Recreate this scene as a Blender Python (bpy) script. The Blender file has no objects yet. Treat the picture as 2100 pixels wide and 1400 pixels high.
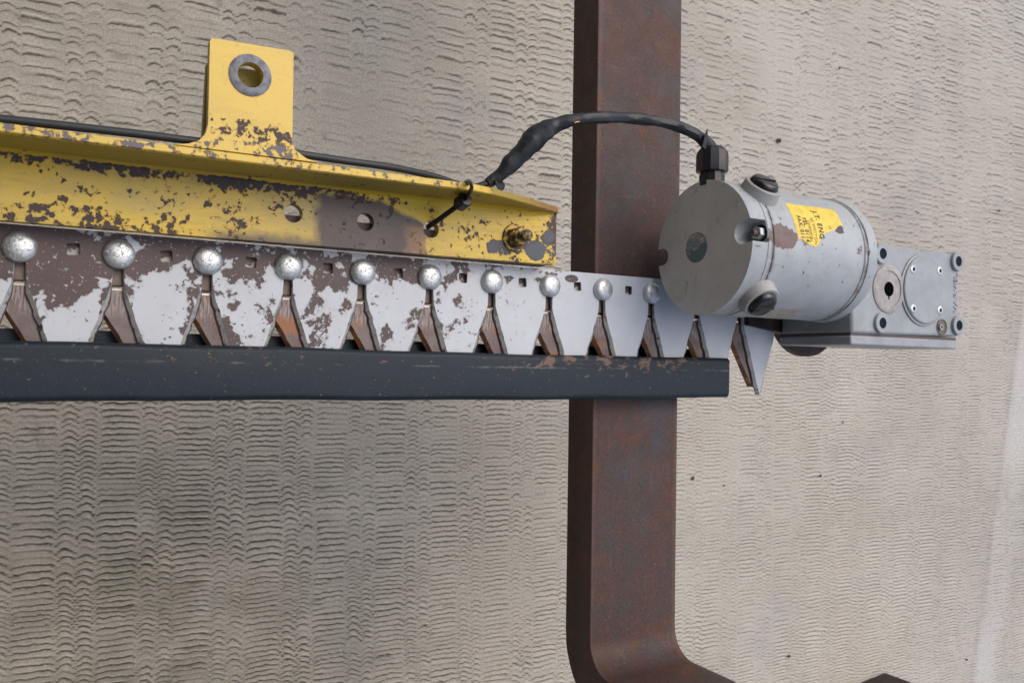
import bpy, bmesh, math, random
import numpy as np
from mathutils import Vector, Matrix
from mathutils.geometry import tessellate_polygon
random.seed(7)
C = bpy.context.scene
R = math.radians
# ------------------------------------------------------------------ camera
H = 1.005                      # camera height over the underside of the fork
ZG = -.55                      # the concrete lies this far below the raised fork
AX = Vector((.863, -.0288, -.5036)).normalized()
AY = Vector((.02, .9996, -.023)); AY = (AY - AX * AX.dot(AY)).normalized()
AZ = AX.cross(AY)
ROT = Matrix((AX, AY, AZ))     # camera -> world
cam = bpy.data.cameras.new('camera'); co = bpy.data.objects.new('camera', cam)
C.collection.objects.link(co); C.camera = co
cam.sensor_width = 36; cam.lens = 30; cam.clip_start = .01; cam.clip_end = 200
co.matrix_world = Matrix.Translation((0, 0, H)) @ ROT.to_4x4()
cam.dof.use_dof = True; cam.dof.focus_distance = 1.02; cam.dof.aperture_fstop = 14
# ------------------------------------------------------------------ light: bright overcast, the open side to the right
SUN_EL, SUN_ROT = R(60), R(36)
w = bpy.data.worlds.new('World'); C.world = w; w.use_nodes = True
nt = w.node_tree; sky = nt.nodes.new('ShaderNodeTexSky'); sky.sky_type = 'NISHITA'
sky.sun_disc = False; sky.sun_elevation = SUN_EL; sky.sun_rotation = SUN_ROT
sky.air_density = 1.0; sky.dust_density = 4.0; sky.ozone_density = 1.0
bg = nt.nodes['Background']; bg.inputs[1].default_value = .15
nt.links.new(sky.outputs[0], bg.inputs[0])
sl = bpy.data.lights.new('sun', 'SUN'); sl.energy = .8; sl.angle = R(80); sl.color = (1, .95, .88)
so = bpy.data.objects.new('sun', sl); C.collection.objects.link(so)
sd = Vector((math.sin(SUN_ROT) * math.cos(SUN_EL), math.cos(SUN_ROT) * math.cos(SUN_EL), math.sin(SUN_EL)))
so.rotation_euler = sd.to_track_quat('Z', 'Y').to_euler()
C.view_settings.view_transform = 'Standard'; C.view_settings.look = 'None'
C.view_settings.exposure = 0.37; C.view_settings.gamma = 1

# ------------------------------------------------------------------ measuring helper: a spot of the photograph on the level z
def at(px, py, z):
    d = ROT @ Vector(((px - 1050) / 1750, (700 - py) / 1750, -1))
    return Vector((0, 0, H)) + d * ((z - H) / d.z)

# ------------------------------------------------------------------ node helpers
class S:
    def __init__(s, m, k): s.m, s.k = m, k
    def _o(s, op, b, c=None, rev=False):
        n = s.m.node_tree.nodes.new('ShaderNodeMath'); n.operation = op
        for i, v in enumerate([b, s] if rev else [s, b]):
            setin(s.m, n.inputs[i], v)
        return S(s.m, n.outputs[0])
    def __add__(s, b): return s._o('ADD', b)
    def __radd__(s, b): return s._o('ADD', b)
    def __sub__(s, b): return s._o('SUBTRACT', b)
    def __rsub__(s, b): return s._o('SUBTRACT', b, rev=True)
    def __mul__(s, b): return s._o('MULTIPLY', b)
    def __rmul__(s, b): return s._o('MULTIPLY', b)
    def max(s, b): return s._o('MAXIMUM', b)
    def min(s, b): return s._o('MINIMUM', b)
    def pow(s, b): return s._o('POWER', b)
    def abs(s): return s._o('ABSOLUTE', 0)
    def step(s, a, b):                        # smooth 0 -> 1 between a and b
        n = s.m.node_tree.nodes.new('ShaderNodeMapRange'); n.interpolation_type = 'SMOOTHSTEP'
        setin(s.m, n.inputs[0], s)
        lo, hi = (a, b) if a < b else (b, a)
        n.inputs[1].default_value = lo; n.inputs[2].default_value = hi
        n.inputs[3].default_value = 0 if a < b else 1; n.inputs[4].default_value = 1 if a < b else 0
        return S(s.m, n.outputs[0])
def setin(m, inp, v):
    if isinstance(v, S): m.node_tree.links.new(v.k, inp)
    elif inp.type == 'RGBA' and not isinstance(v, float): inp.default_value = (*v[:3], 1)
    else: inp.default_value = v
def pos(m):
    g = m.node_tree.nodes.new('ShaderNodeNewGeometry'); x = m.node_tree.nodes.new('ShaderNodeSeparateXYZ')
    m.node_tree.links.new(g.outputs['Position'], x.inputs[0])
    return S(m, g.outputs['Position']), S(m, x.outputs[0]), S(m, x.outputs[1]), S(m, x.outputs[2])
def noise(m, vec, scale, detail=4, rough=.55, stretch=None, off=0, dist=0):
    if stretch or off:
        mp = m.node_tree.nodes.new('ShaderNodeMapping'); setin(m, mp.inputs[0], vec)
        mp.inputs[1].default_value = (off, off * .7, off * .3)
        if stretch: mp.inputs[3].default_value = stretch
        vec = S(m, mp.outputs[0])
    n = m.node_tree.nodes.new('ShaderNodeTexNoise'); setin(m, n.inputs['Vector'], vec); n.normalize = True
    n.inputs['Scale'].default_value = scale; n.inputs['Detail'].default_value = detail
    n.inputs['Roughness'].default_value = rough; n.inputs['Distortion'].default_value = dist
    return S(m, n.outputs[0])
def voro(m, vec, scale):
    n = m.node_tree.nodes.new('ShaderNodeTexVoronoi'); setin(m, n.inputs['Vector'], vec)
    n.inputs['Scale'].default_value = scale
    return S(m, n.outputs[0])
def mix(m, f, a, b):
    n = m.node_tree.nodes.new('ShaderNodeMix'); n.data_type = 'RGBA'
    setin(m, n.inputs[0], f); setin(m, n.inputs[6], a); setin(m, n.inputs[7], b)
    return S(m, n.outputs[2])
def blob(m, x, y, cx, cy, rx, ry):            # 1 in the middle of an ellipse, 0 outside
    a = (x - cx) * (1 / rx); b = (y - cy) * (1 / ry)
    return (a * a + b * b).step(1.0, .2)
def new_mat(name):
    m = bpy.data.materials.new(name); m.use_nodes = True
    return m, m.node_tree.nodes['Principled BSDF']
def fin(m, b, col, rough=.5, metal=0., bumps=(), spec=.5, coat=0):
    setin(m, b.inputs['Base Color'], col); setin(m, b.inputs['Roughness'], rough); setin(m, b.inputs['Metallic'], metal)
    b.inputs['Specular IOR Level'].default_value = spec; b.inputs['Coat Weight'].default_value = coat
    prev = None
    for h, dist, st in bumps:
        n = m.node_tree.nodes.new('ShaderNodeBump'); n.inputs['Distance'].default_value = dist; n.inputs['Strength'].default_value = st
        setin(m, n.inputs['Height'], h)
        if prev: m.node_tree.links.new(prev, n.inputs['Normal'])
        prev = n.outputs[0]
    if prev: m.node_tree.links.new(prev, b.inputs['Normal'])
    return m

# ------------------------------------------------------------------ materials
def mat_concrete():
    m, b = new_mat('ribbed_concrete'); P, x, y, z = pos(m)
    mp_ = m.node_tree.nodes.new('ShaderNodeMapping'); setin(m, mp_.inputs[0], P); mp_.inputs[3].default_value = (.66, .66, .66); P = S(m, mp_.outputs[0])
    def attr(n):
        a = m.node_tree.nodes.new('ShaderNodeAttribute'); a.attribute_name = n; return S(m, a.outputs['Fac'])
    d = attr('dirt'); pale = attr('pale')
    big = noise(m, P, 3.2, 4, .6); mid = noise(m, P, 17, 5, .6, off=3); fine = noise(m, P, 420, 5, .75); grit = noise(m, P, 1300, 2, .6)
    col = mix(m, big.step(.35, .68), (.43, .392, .328), (.53, .492, .420))
    col = mix(m, mid.step(.3, .75) * .45, col, (.54, .50, .435))
    col = mix(m, noise(m, P, 5.5, 3, .5, off=9).step(.58, .74) * .45, col, (.35, .35, .365))   # bluish damp marks
    col = mix(m, noise(m, P, 9, 3, .5, off=21).step(.62, .75) * .3, col, (.45, .38, .33))      # reddish tint
    grime_shade = attr('grime_shade')
    col = mix(m, grime_shade * mid.step(.2, .7) * .8, col, (.145, .140, .104))  # olive grime together with painted shade
    col = mix(m, pale * .6, col, (.62, .61, .60))
    col = mix(m, fine.step(.36, .68) * .6, col, (.235, .22, .19))
    col = mix(m, noise(m, P, 760, 3, .6, off=70).step(.56, .70) * .6, col, (.15, .14, .115))
    col = mix(m, noise(m, P, 600, 2, .5, off=71).step(.62, .70) * .5, col, (.60, .58, .54))
    col = mix(m, d * (noise(m, P, 75, 4, .75, off=5).step(.15, .5)), col, (.054, .049, .032))
    col = mix(m, attr('crest') * .45, col, (.62, .59, .54))
    col = mix(m, noise(m, P, 26, 6, .75, off=14).step(.60, .72) * .5 * x.step(1.5, .4), col, (.13, .12, .085))
    return fin(m, b, col, .88, 0, ((fine, .0016, .7), (grit, .0008, .6)), spec=.35)
def mat_rust(name, dark=1.0, orange=1.0):
    m, b = new_mat(name); P, x, y, z = pos(m)
    n1 = noise(m, P, 9, 8, .74); n2 = noise(m, P, 30, 7, .7, off=4); n3 = noise(m, P, 260, 4, .75); n4 = noise(m, P, 14, 6, .72, off=30, dist=.6)
    k = dark
    col = mix(m, n1.step(.38, .62), (.074 * k, .037 * k, .028 * k), (.056 * k, .044 * k, .043 * k))
    col = mix(m, n4.step(.50, .66) * .7, col, (.112 * k, .042 * k, .025 * k))
    col = mix(m, n2.step(.58, .70) * .7 * orange, col, (.150 * k, .055 * k, .024 * k))
    col = mix(m, noise(m, P, 5, 5, .65, off=50).step(.53, .66) * .55, col, (.060 * k, .066 * k, .078 * k))
    col = mix(m, n3.step(.50, .68) * .6, col, (.022 * k, .015 * k, .013 * k))
    col = mix(m, noise(m, P, 330, 3, .6, off=18).step(.58, .68) * .6, col, (.15 * k, .085 * k, .062 * k))
    col = mix(m, noise(m, P, 190, 2, .5, off=8).step(.74, .78) * .6, col, (.32, .19, .11))
    strk = noise(m, P, 26, 5, .65, stretch=(2.2, .22, 1), off=41).step(.50, .66)
    col = mix(m, strk * .14 * orange, col, (.125 * k, .055 * k, .032 * k))
    edg = ((x - .6815).abs().min((x - .8275).abs()) + (noise(m, P, 60, 5, .7, off=77) - .5) * .012).step(.006, .0005) * z.step(.02, .055)
    col = mix(m, edg * .3 * orange, col, (.17, .10, .075))
    scr = noise(m, P, 75, 3, .6, stretch=(3.5, .16, 1), off=23).step(.66, .72) + noise(m, P, 60, 3, .6, stretch=(.3, 3, 1), off=27).step(.70, .74)
    col = mix(m, scr * .35, col, (.17, .13, .12))
    return fin(m, b, col, n2.step(.2, .8) * .25 + .42, .0, ((n3, .0010, .7), (n2, .0016, .4)), spec=.28)
def chips(m, P, bias, scale=55, detail=7, edge=.018, off=0):
    f = noise(m, P, scale, detail, .62, off=off) + bias
    return f.step(.5 - edge, .5 + edge)
def mat_white():
    m, b = new_mat('chipped_pale_paint'); P, x, y, z = pos(m)
    top = y.step(.066, .104)
    bias = top * .09 - x.step(.12, .62) * .15 - .022 + (noise(m, P, 19, 3, .5, off=3) - .5) * .55
    bias = bias + blob(m, x, y, .046, .077, .028, .036) * .20 + blob(m, x, y, -.02, .1, .1, .03) * .25 - blob(m, x, y, .125, .045, .03, .045) * .16 - blob(m, x, y, .045, .02, .028, .022) * .16
    bias = bias + blob(m, x, y, .36, .1, .06, .022) * .14 - x.step(.58, .62) * .14 + blob(m, x, y, .622, .108, .013, .006) * .55
    ex = chips(m, P, bias, 52, 10, .016)
    isl = noise(m, P, 210, 5, .65, off=44) + top * -.02
    ex = ex.min(isl.step(.615, .60))
    ex = ex.max(noise(m, P, 250, 4, .55, off=12).step(.665, .68) * x.step(.66, .40))
    paint = mix(m, noise(m, P, 30, 5, .6, off=7).step(.3, .8) * .5, (.51, .55, .595), (.42, .445, .465))
    paint = mix(m, noise(m, P, 70, 5, .7, off=17).step(.60, .72) * .35, paint, (.42, .33, .27))
    paint = mix(m, chips(m, P, bias + .03, 52, 10, .05) * .35, paint, (.36, .33, .31))
    prim = mix(m, noise(m, P, 40, 5, .6, off=2).step(.3, .7), (.105, .068, .066), (.082, .058, .058))
    prim = mix(m, noise(m, P, 500, 3, .6).step(.5, .75) * .5, prim, (.05, .035, .034))
    col = mix(m, ex, paint, prim)
    return fin(m, b, col, ex * .15 + .42, 0, ((1 - ex, .0005, .7), (noise(m, P, 240, 4, .6), .0004, .25)), spec=.5)
G_ = .09
def mat_bevel():
    m, b = new_mat('worn_bevel_steel'); P, x, y, z = pos(m)
    n = noise(m, P, 120, 5, .65)
    col = mix(m, n.step(.36, .5), (.24, .235, .225), (.36, .365, .36))
    low = ((z - (G_ - .0040)) * 390 + noise(m, P, 130, 4, .7, off=6)).step(.95, .80)
    col = mix(m, low.max(noise(m, P, 60, 5, .7, off=9).step(.60, .64)), col, (.075, .050, .046))
    return fin(m, b, col, .5, .1, ((n, .0006, .6),))
def mat_blade():
    m, b = new_mat('brown_blade_steel'); P, x, y, z = pos(m)
    n = noise(m, P, 40, 5, .6); s = noise(m, P, 60, 4, .6, stretch=(9, 1, 1))
    col = mix(m, n.step(.35, .65), (.11, .075, .07), (.15, .12, .115))
    worn = y.step(.03, .045) * s.step(.42, .6)
    col = mix(m, worn * .8, col, (.30, .26, .23))
    col = mix(m, noise(m, P, 28, 5, .6, off=11).step(.56, .64) * .85, col, (.25, .10, .035))
    col = mix(m, noise(m, P, 300, 3, .6).step(.6, .75) * .6, col, (.04, .03, .028))
    return fin(m, b, col, .45, .25, ((s, .0006, .4), (noise(m, P, 300, 3), .0004, .4)))
def mat_orange():
    m, b = new_mat('orange_rust'); P, x, y, z = pos(m)
    n = noise(m, P, 90, 5, .65)
    col = mix(m, n.step(.40, .56), (.34, .14, .04), (.13, .075, .055))
    col = mix(m, noise(m, P, 45, 4, .6, off=6).step(.6, .66) * .6, col, (.36, .30, .22))
    return fin(m, b, col, .8, 0, ((n, .0008, .6),))
def mat_yellow():
    m, b = new_mat('chipped_yellow_paint'); P, x, y, z = pos(m)
    web = z.step(.124, .119)
    root = y.step(.162, .180) * web * x.step(.40, .30)
    low = y.step(.140, .130) * web * x.step(.17, .13)
    mid = (x.step(.14, .17) * x.step(.30, .24) + x.step(.38, .42) * .9) * web
    lug = z.step(.183, .187) * y.step(.240, .206) * y.step(.195, .208)
    edge = z.step(.186, .188) * y.step(.204, .2)
    bias = (noise(m, P, 24, 3, .5, off=5) - .5) * .6 - .185
    bias = bias + root * .24 + low * .16 + mid * .06 + lug * .14 + edge * .12 + x.step(.55, .577) * .13
    bias = bias - y.step(.215, .235) * .25
    ex = chips(m, P, bias, 150, 9, .02, off=1)
    ex = ex.max(noise(m, P, 300, 3, .5, off=12).step(.69, .71) * x.step(.08, .2) * (1 - z.step(.186, .188) * .8))
    # bare brown patch sprayed over between the holes
    wob = (noise(m, P, 60, 4, .6, off=9) - .5)
    patch = (x + wob * .018).step(.265, .281) * (x + wob * .02).step(.402, .396) * (y + wob * .012 + (x - .34).max(0) * .35).step(.1775, .172) * web
    stripe = (y + wob * .01).step(.131, .119) * (x + wob * .04).step(.15, .19) * x.step(.3, .28) * web
    yel = mix(m, noise(m, P, 12, 5, .6, off=3).step(.3, .7), (.68, .460, .030), (.59, .425, .062))
    soft = noise(m, P, 9, 4, .55, off=40).step(.38, .62) * web * x.step(.34, .27) * y.step(.128, .14)
    yel = mix(m, soft * .75, yel, (.40, .31, .10))
    yel = mix(m, z.step(.122, .13) * z.step(.184, .18) * .85, yel, (.27, .20, .035))  # standing leg darkened: its shade put into the paint colour
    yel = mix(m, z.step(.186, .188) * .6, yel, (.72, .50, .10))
    yel = mix(m, noise(m, P, 160, 5, .7, off=3).step(.55, .75) * .35, yel, (.30, .20, .07))
    grime = noise(m, P, 30, 6, .75, stretch=(.25, 1.6, 1), off=80).step(.48, .68) * .38
    yel = mix(m, grime * (1 - z.step(.186, .189) * .6), yel, (.27, .195, .075))
    rust_end = (x + wob * .1).step(.50, .57) * z.step(.120, .124)
    yel = mix(m, rust_end * .85, yel, (.26, .12, .055))
    n5 = noise(m, P, 35, 4, .6, off=15)
    prim = mix(m, n5.step(.35, .6), (.066, .040, .033), (.050, .038, .038))
    prim = mix(m, edge * .6, prim, (.20, .19, .21))
    prim = mix(m, (blob(m, x, y, .497, .135, .022, .013) + blob(m, x, y, .555, .135, .03, .016) + blob(m, x, y, .567, .155, .012, .01)).min(1) * .6, prim, (.10, .125, .16))
    ex = ex.max((noise(m, P, 70, 5, .6, off=33) + (blob(m, x, y, .497, .135, .022, .013) + blob(m, x, y, .548, .135, .024, .015) + blob(m, x, y, .567, .153, .012, .012)) * .26).step(.63, .65) * web)
    halo = chips(m, P, bias + .035, 150, 9, .06, off=1)
    yel = mix(m, halo * .45, yel, (.33, .20, .06))
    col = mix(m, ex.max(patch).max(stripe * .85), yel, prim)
    bare = patch.max(stripe)
    col = mix(m, bare * noise(m, P, 45, 5, .6, off=60).step(.52, .66) * .3, col, (.11, .10, .11))
    col = mix(m, (x + wob * .03).step(.372, .386) * x.step(.403, .399) * y.step(.155, .145) * web * .8, col, (.26, .14, .06))
    h = 1 - ex
    return fin(m, b, col, ex * .2 + .42, 0, ((h, .0006, .7), (noise(m, P, 200, 4, .6), .0004, .3)))
def mat_navy():
    m, b = new_mat('scraped_navy_paint'); P, x, y, z = pos(m)
    n = noise(m, P, 14, 4, .6); s = noise(m, P, 60, 6, .7, stretch=(.7, 1.2, 1))
    col = mix(m, n.step(.35, .65), (.010, .018, .028), (.016, .026, .036))
    wear = (s + y.step(-.018, .001) * .09 + blob(m, x, y, .68, -.005, .22, .022) * .11 + blob(m, x, y, .2, -.012, .12, .02) * .05)
    col = mix(m, wear.step(.70, .74) * .75, col, (.20, .125, .09))
    edge = (y + (noise(m, P, 200, 3) - .5) * .004 + .0075).abs().step(.0016, .0004) * noise(m, P, 25, 5, .7, off=2).step(.45, .62)
    col = mix(m, edge * .32, col, (.24, .24, .25))
    col = mix(m, noise(m, P, 260, 3, .5, off=3).step(.69, .72) * .5, col, (.22, .17, .15))
    col = mix(m, noise(m, P, 700, 2, .5).step(.5, .8) * .25, col, (.07, .075, .085))
    return fin(m, b, col, n.step(.2, .8) * .2 + .40, 0, ((noise(m, P, 90, 4, .6), .001, .25), (wear.step(.70, .74), -.0003, .5)), spec=.25)
def mat_grey(name, tint=(.375, .405, .42), rustx=True):
    m, b = new_mat(name); P, x, y, z = pos(m)
    n = noise(m, P, 22, 5, .6); d = noise(m, P, 60, 6, .7, off=3)
    dk = tuple(v * .86 for v in tint); lt = tuple(v * 1.06 for v in tint)
    col = mix(m, n.step(.3, .7), dk, lt)
    col = mix(m, d.step(.54, .74) * .5, col, (.25, .20, .15))
    ex = None
    if rustx:
        by = (y - .163) * 1.0
        bias = blob(m, x, y, .805, .158, .030, .019) * .36 + blob(m, x, y, .82, .157, .04, .012) * .16 + blob(m, x, y, .955, .155, .018, .018) * .13 - .17
        ex = chips(m, P, bias, 95, 7, .02, off=2)
        ex = ex.max(noise(m, P, 120, 3, .5, off=31).step(.715, .73))
        col = mix(m, ex, col, mix(m, d.step(.4, .6), (.115, .07, .065), (.16, .10, .085)))
        seam = ((x - .789).abs().step(.006, 0.001)).max((x - .962).abs().step(.006, .001))
        col = mix(m, seam * noise(m, P, 70, 4, .7, off=13).step(.35, .6) * .8, col, (.09, .07, .05))
    bump = [(noise(m, P, 180, 4, .6), .0006, .25)]
    if ex: bump.append((1 - ex, .0005, .6))
    return fin(m, b, col, .42, 0, bump, spec=.5)
def mat_cap():
    m, b = new_mat('dull_grey_cap'); P, x, y, z = pos(m)
    n = noise(m, P, 18, 5, .6)
    col = mix(m, n.step(.3, .7), (.49, .48, .46), (.57, .56, .535))
    col = mix(m, noise(m, P, 45, 6, .75, off=9).step(.56, .72) * .5, col, (.20, .185, .175))
    scr = noise(m, P, 110, 4, .7, stretch=(1, .35, 1.6), off=4).step(.56, .62) * blob(m, z, y, .175, .103, .026, .022)
    col = mix(m, scr * .6, col, (.12, .105, .11))
    col = mix(m, blob(m, z, y, .145, .098, .022, .02) * n.step(.35, .6) * .5, col, (.26, .24, .10))
    return fin(m, b, col, .55, 0, ((noise(m, P, 200, 4), .0004, .3),))
def mat_emblem():
    m, b = new_mat('worn_round_emblem'); P, x, y, z = pos(m)
    n = noise(m, P, 75, 3, .5, off=3); sc = noise(m, P, 260, 3, .6, stretch=(1, 1, .4))
    t = ((y + (n - .5) * .05).step(.1535, .1505)).max(n.step(.58, .6) * .5)
    col = mix(m, t, (.27, .275, .27), (.085, .15, .165))
    rim = ((y - .1505) * (y - .1505) + (z - .1795) * (z - .1795)).step(.00027, .00036)
    col = mix(m, rim * .5, col, (.13, .15, .15))
    col = mix(m, sc.step(.55, .62) * (1 - t) * .8, col, (.52, .52, .48))
    return fin(m, b, col, .5)
def mat_galv():
    m, b = new_mat('galvanised_steel'); P, x, y, z = pos(m)
    n = noise(m, P, 130, 5, .7); v = noise(m, P, 210, 4, .65, off=5, dist=1.5)
    col = mix(m, n.step(.35, .65), (.53, .56, .565), (.61, .64, .645))
    pit = v.step(.56, .62)
    col = mix(m, pit * .32, col, (.29, .31, .315))
    return fin(m, b, col, n.step(.3, .7) * .22 + .34, .82, ((pit, -.0006, .7), (n, .0005, .35)))
def mat_plain(name, col, rough=.5, metal=0., bump=None, spec=.5):
    m, b = new_mat(name); P, x, y, z = pos(m)
    n = noise(m, P, 90, 5, .65)
    c = mix(m, n.step(.3, .7), tuple(v * .8 for v in col), tuple(v * 1.12 for v in col))
    return fin(m, b, c, rough, metal, ((n, .0006, bump or .3),), spec=spec)
def mat_patchy():
    m, b = new_mat('patchy_pale_strip'); P, x, y, z = pos(m)
    n = noise(m, P, 95, 5, .7, off=6)
    col = mix(m, (n + (y - .0985) * 26).step(.46, .52), (.54, .53, .50), (.11, .072, .06))
    return fin(m, b, col, .6, 0, ((n, .0006, .4),))
def mat_ring():
    m, b = new_mat('worn_grey_ring'); P, x, y, z = pos(m)
    n = noise(m, P, 130, 5, .7)
    col = mix(m, n.step(.35, .6), (.10, .095, .12), (.20, .21, .235))
    return fin(m, b, col, .55, .1, ((n, .0006, .5),))
def mat_stud():
    m, b = new_mat('yellowed_dark_thread'); P, x, y, z = pos(m)
    n = noise(m, P, 110, 4, .6)
    col = mix(m, n.step(.50, .57), (.075, .052, .036), (.50, .34, .06))
    return fin(m, b, col, .5, .2, ((n, .001, .5),))

M = dict(concrete=mat_concrete(), fork=mat_rust('rusty_fork_steel'), darkrust=mat_rust('dark_steel', .55, .3), white=mat_white(), bevel=mat_bevel(), blade=mat_blade(),
         orange=mat_orange(), yellow=mat_yellow(), navy=mat_navy(), motor=mat_grey('motor_grey_paint'), gear=mat_grey('gearbox_grey_paint', (.305, .328, .34), False),
         cap=mat_cap(), galv=mat_galv(), ring=mat_ring(), stud=mat_stud(),
         tape=mat_plain('black_tape', (0.016, .019, .024), .48, bump=.6), plastic=mat_plain('black_plastic', (.014, .015, .017), .36),
         gloss=mat_plain('glossy_black_cap', (.012, .012, .013), .16), bright=mat_plain('bright_steel', (.42, .39, .35), .36, .85),
         dirtbrown=mat_plain('dirty_brown_steel', (.085, .06, .055), .6), olive=mat_plain('oily_residue', (.12, .11, .075), .55),
         seal=mat_plain('grey_seal', (.34, .32, .31), .6), ink=mat_plain('black_ink', (.03, .028, .02), .6), faint=mat_plain('faded_ink', (.36, .27, .06), .6),
         label=mat_plain('yellow_label', (.80, .57, .07), .45), teal=mat_plain('teal_emblem', (.075, .13, .15), .5), emblem=mat_emblem(),
         chipwhite=mat_patchy(), old=mat_plain('worn_paper_label', (.40, .36, .31), .6), hole=mat_plain('hole_shade', (.016, .020, .028), .9, spec=.1), black=mat_plain('hole_shade_black', (.004, .004, .004), 1., spec=0), copper=mat_plain('copper_strand', (.60, .27, .10), .4, .6),  # hole and black carry the darkness of holes as colour
         slotbrown=mat_plain('brown_slot_steel', (.17, .12, .095), .5), stone=mat_plain('dark_grit', (.05, .042, .036), .8), pale=mat_plain('pale_chip', (.75, .73, .68), .6), boss=mat_grey('dirty_boss_paint', (.36, .36, .35), False))

# ------------------------------------------------------------------ mesh helpers (a shape is (verts, faces, material index))
def prism(loop, z0, z1, holes=(), mi=0, side=None):
    loops = [list(loop)] + [list(h) for h in holes]
    flat = [p for l in loops for p in l]; n = len(flat)
    tris = tessellate_polygon([[Vector((p[0], p[1], 0)) for p in l] for l in loops])
    V = [(p[0], p[1], z0) for p in flat] + [(p[0], p[1], z1) for p in flat]
    F, mt = [], []
    for t in tris:
        a, b, c = [Vector((flat[i][0], flat[i][1])) for i in t]
        if (b - a).cross(c - a) < 0: t = t[::-1]
        F.append(tuple(i + n for i in t)); F.append(tuple(t[::-1])); mt += [mi, mi]
    o = 0
    for k, l in enumerate(loops):
        m_ = len(l); ar = sum(l[i][0] * l[(i + 1) % m_][1] - l[(i + 1) % m_][0] * l[i][1] for i in range(m_))
        for i in range(m_):
            a, b = o + i, o + (i + 1) % m_
            f = (a, b, b + n, a + n)
            if (ar > 0) == (k > 0): f = f[::-1]
            F.append(f); mt.append(mi if side is None else side)
        o += m_
    return V, F, mt
def box(x0, x1, y0, y1, z0, z1, mi=0):
    return prism([(x0, y0), (x1, y0), (x1, y1), (x0, y1)], z0, z1, mi=mi)
def frame(axis):
    a = Vector(axis).normalized(); u = a.cross(Vector((0, 0, 1)))
    if u.length < .1: u = Vector((1, 0, 0))
    u.normalize(); return a, u, a.cross(u)
def lathe(prof, o, axis=(0, 0, 1), n=40, mi=0, rot=0):   # prof: list of (radius, height); closes on the axis when r == 0
    a, u, v = frame(axis); o = Vector(o); V, F, rings = [], [], []
    for r, h in prof:
        if r == 0: rings.append([len(V)]); V.append(tuple(o + a * h))
        else:
            rings.append(list(range(len(V), len(V) + n)))
            V += [tuple(o + a * h + u * (r * math.cos(rot + 2 * math.pi * i / n)) + v * (r * math.sin(rot + 2 * math.pi * i / n))) for i in range(n)]
    for p, q in zip(rings, rings[1:]):
        for i in range(n):
            j = (i + 1) % n
            f = [p[i % len(p)], p[j % len(p)], q[j % len(q)], q[i % len(q)]]
            f = list(dict.fromkeys(f))
            if len(f) > 2: F.append(tuple(f))
    return V, F, [mi] * len(F)
def hexa(o, axis, r, h, mi=0, rot=0, bore=0):
    c = r * .1
    pr = [(0, 0), (r, 0), (r, h - c), (r * .9, h), (0, h)] if not bore else [(r, 0), (r, h - c), (r * .9, h), (bore, h), (bore, h - .002)]
    return lathe(pr, o, axis, 6, mi, rot)
def spline(pts, n=10):
    P = [Vector(p) for p in pts]; P = [2 * P[0] - P[1]] + P + [2 * P[-1] - P[-2]]; out = []
    for i in range(1, len(P) - 2):
        p0, p1, p2, p3 = P[i - 1:i + 3]
        for k in range(n):
            t = k / n
            out.append(.5 * (2 * p1 + (p2 - p0) * t + (2 * p0 - 5 * p1 + 4 * p2 - p3) * t * t + (3 * p1 - p0 - 3 * p2 + p3) * t ** 3))
    out.append(P[-2]); return out
def tube(path, rad, n=14, mi=0, lump=None, sq=None):
    P = [Vector(p) for p in path]; V, F = [], []
    t = (P[1] - P[0]).normalized(); u = t.cross(Vector((0, 0, 1)))
    if u.length < .1: u = Vector((1, 0, 0))
    u.normalize()
    for i, p in enumerate(P):
        t = (P[min(i + 1, len(P) - 1)] - P[max(i - 1, 0)]).normalized(); u = (u - t * u.dot(t)).normalized(); v = t.cross(u)
        r = rad(i / (len(P) - 1)) if callable(rad) else rad
        for k in range(n):
            a = 2 * math.pi * k / n; rr = r * (lump(i, k) if lump else 1)
            ca, sa = math.cos(a) * (sq[0] if sq else 1), math.sin(a) * (sq[1] if sq else 1)
            V.append(tuple(p + u * (rr * ca) + v * (rr * sa)))
    for i in range(len(P) - 1):
        for k in range(n):
            j = (k + 1) % n; F.append((i * n + k, i * n + j, (i + 1) * n + j, (i + 1) * n + k))
    F.append(tuple(range(n))[::-1]); F.append(tuple(range((len(P) - 1) * n, len(P) * n)))
    return V, F, [mi] * len(F)
def sweep_yz(poly, x0, x1, mi=0):             # outline in (y, z) run along x
    V, F, mt = prism(poly, x0, x1, mi=mi)
    V = [(z, x, y) for x, y, z in V]
    return V, F, mt
def circ(cx, cy, r, n=24, a0=0):
    return [(cx + r * math.cos(a0 + 2 * math.pi * i / n), cy + r * math.sin(a0 + 2 * math.pi * i / n)) for i in range(n)]
def mesh(name, shapes, mats, base=(0, 0, 0), smooth=30):
    V, F, mt = [], [], []
    for v, f, k in shapes:
        o = len(V); V += [(p[0] - base[0], p[1] - base[1], p[2] - base[2]) for p in v]; F += [tuple(i + o for i in q) for q in f]; mt += k
    me = bpy.data.meshes.new(name); me.from_pydata(V, [], F)
    for m in (mats if isinstance(mats, (list, tuple)) else [mats]): me.materials.append(m)
    me.polygons.foreach_set('material_index', mt)
    bm = bmesh.new(); bm.from_mesh(me); bmesh.ops.recalc_face_normals(bm, faces=bm.faces); bm.to_mesh(me); bm.free()
    if smooth: me.shade_smooth(); me.set_sharp_from_angle(angle=R(smooth))
    me.update(); return me
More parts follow.
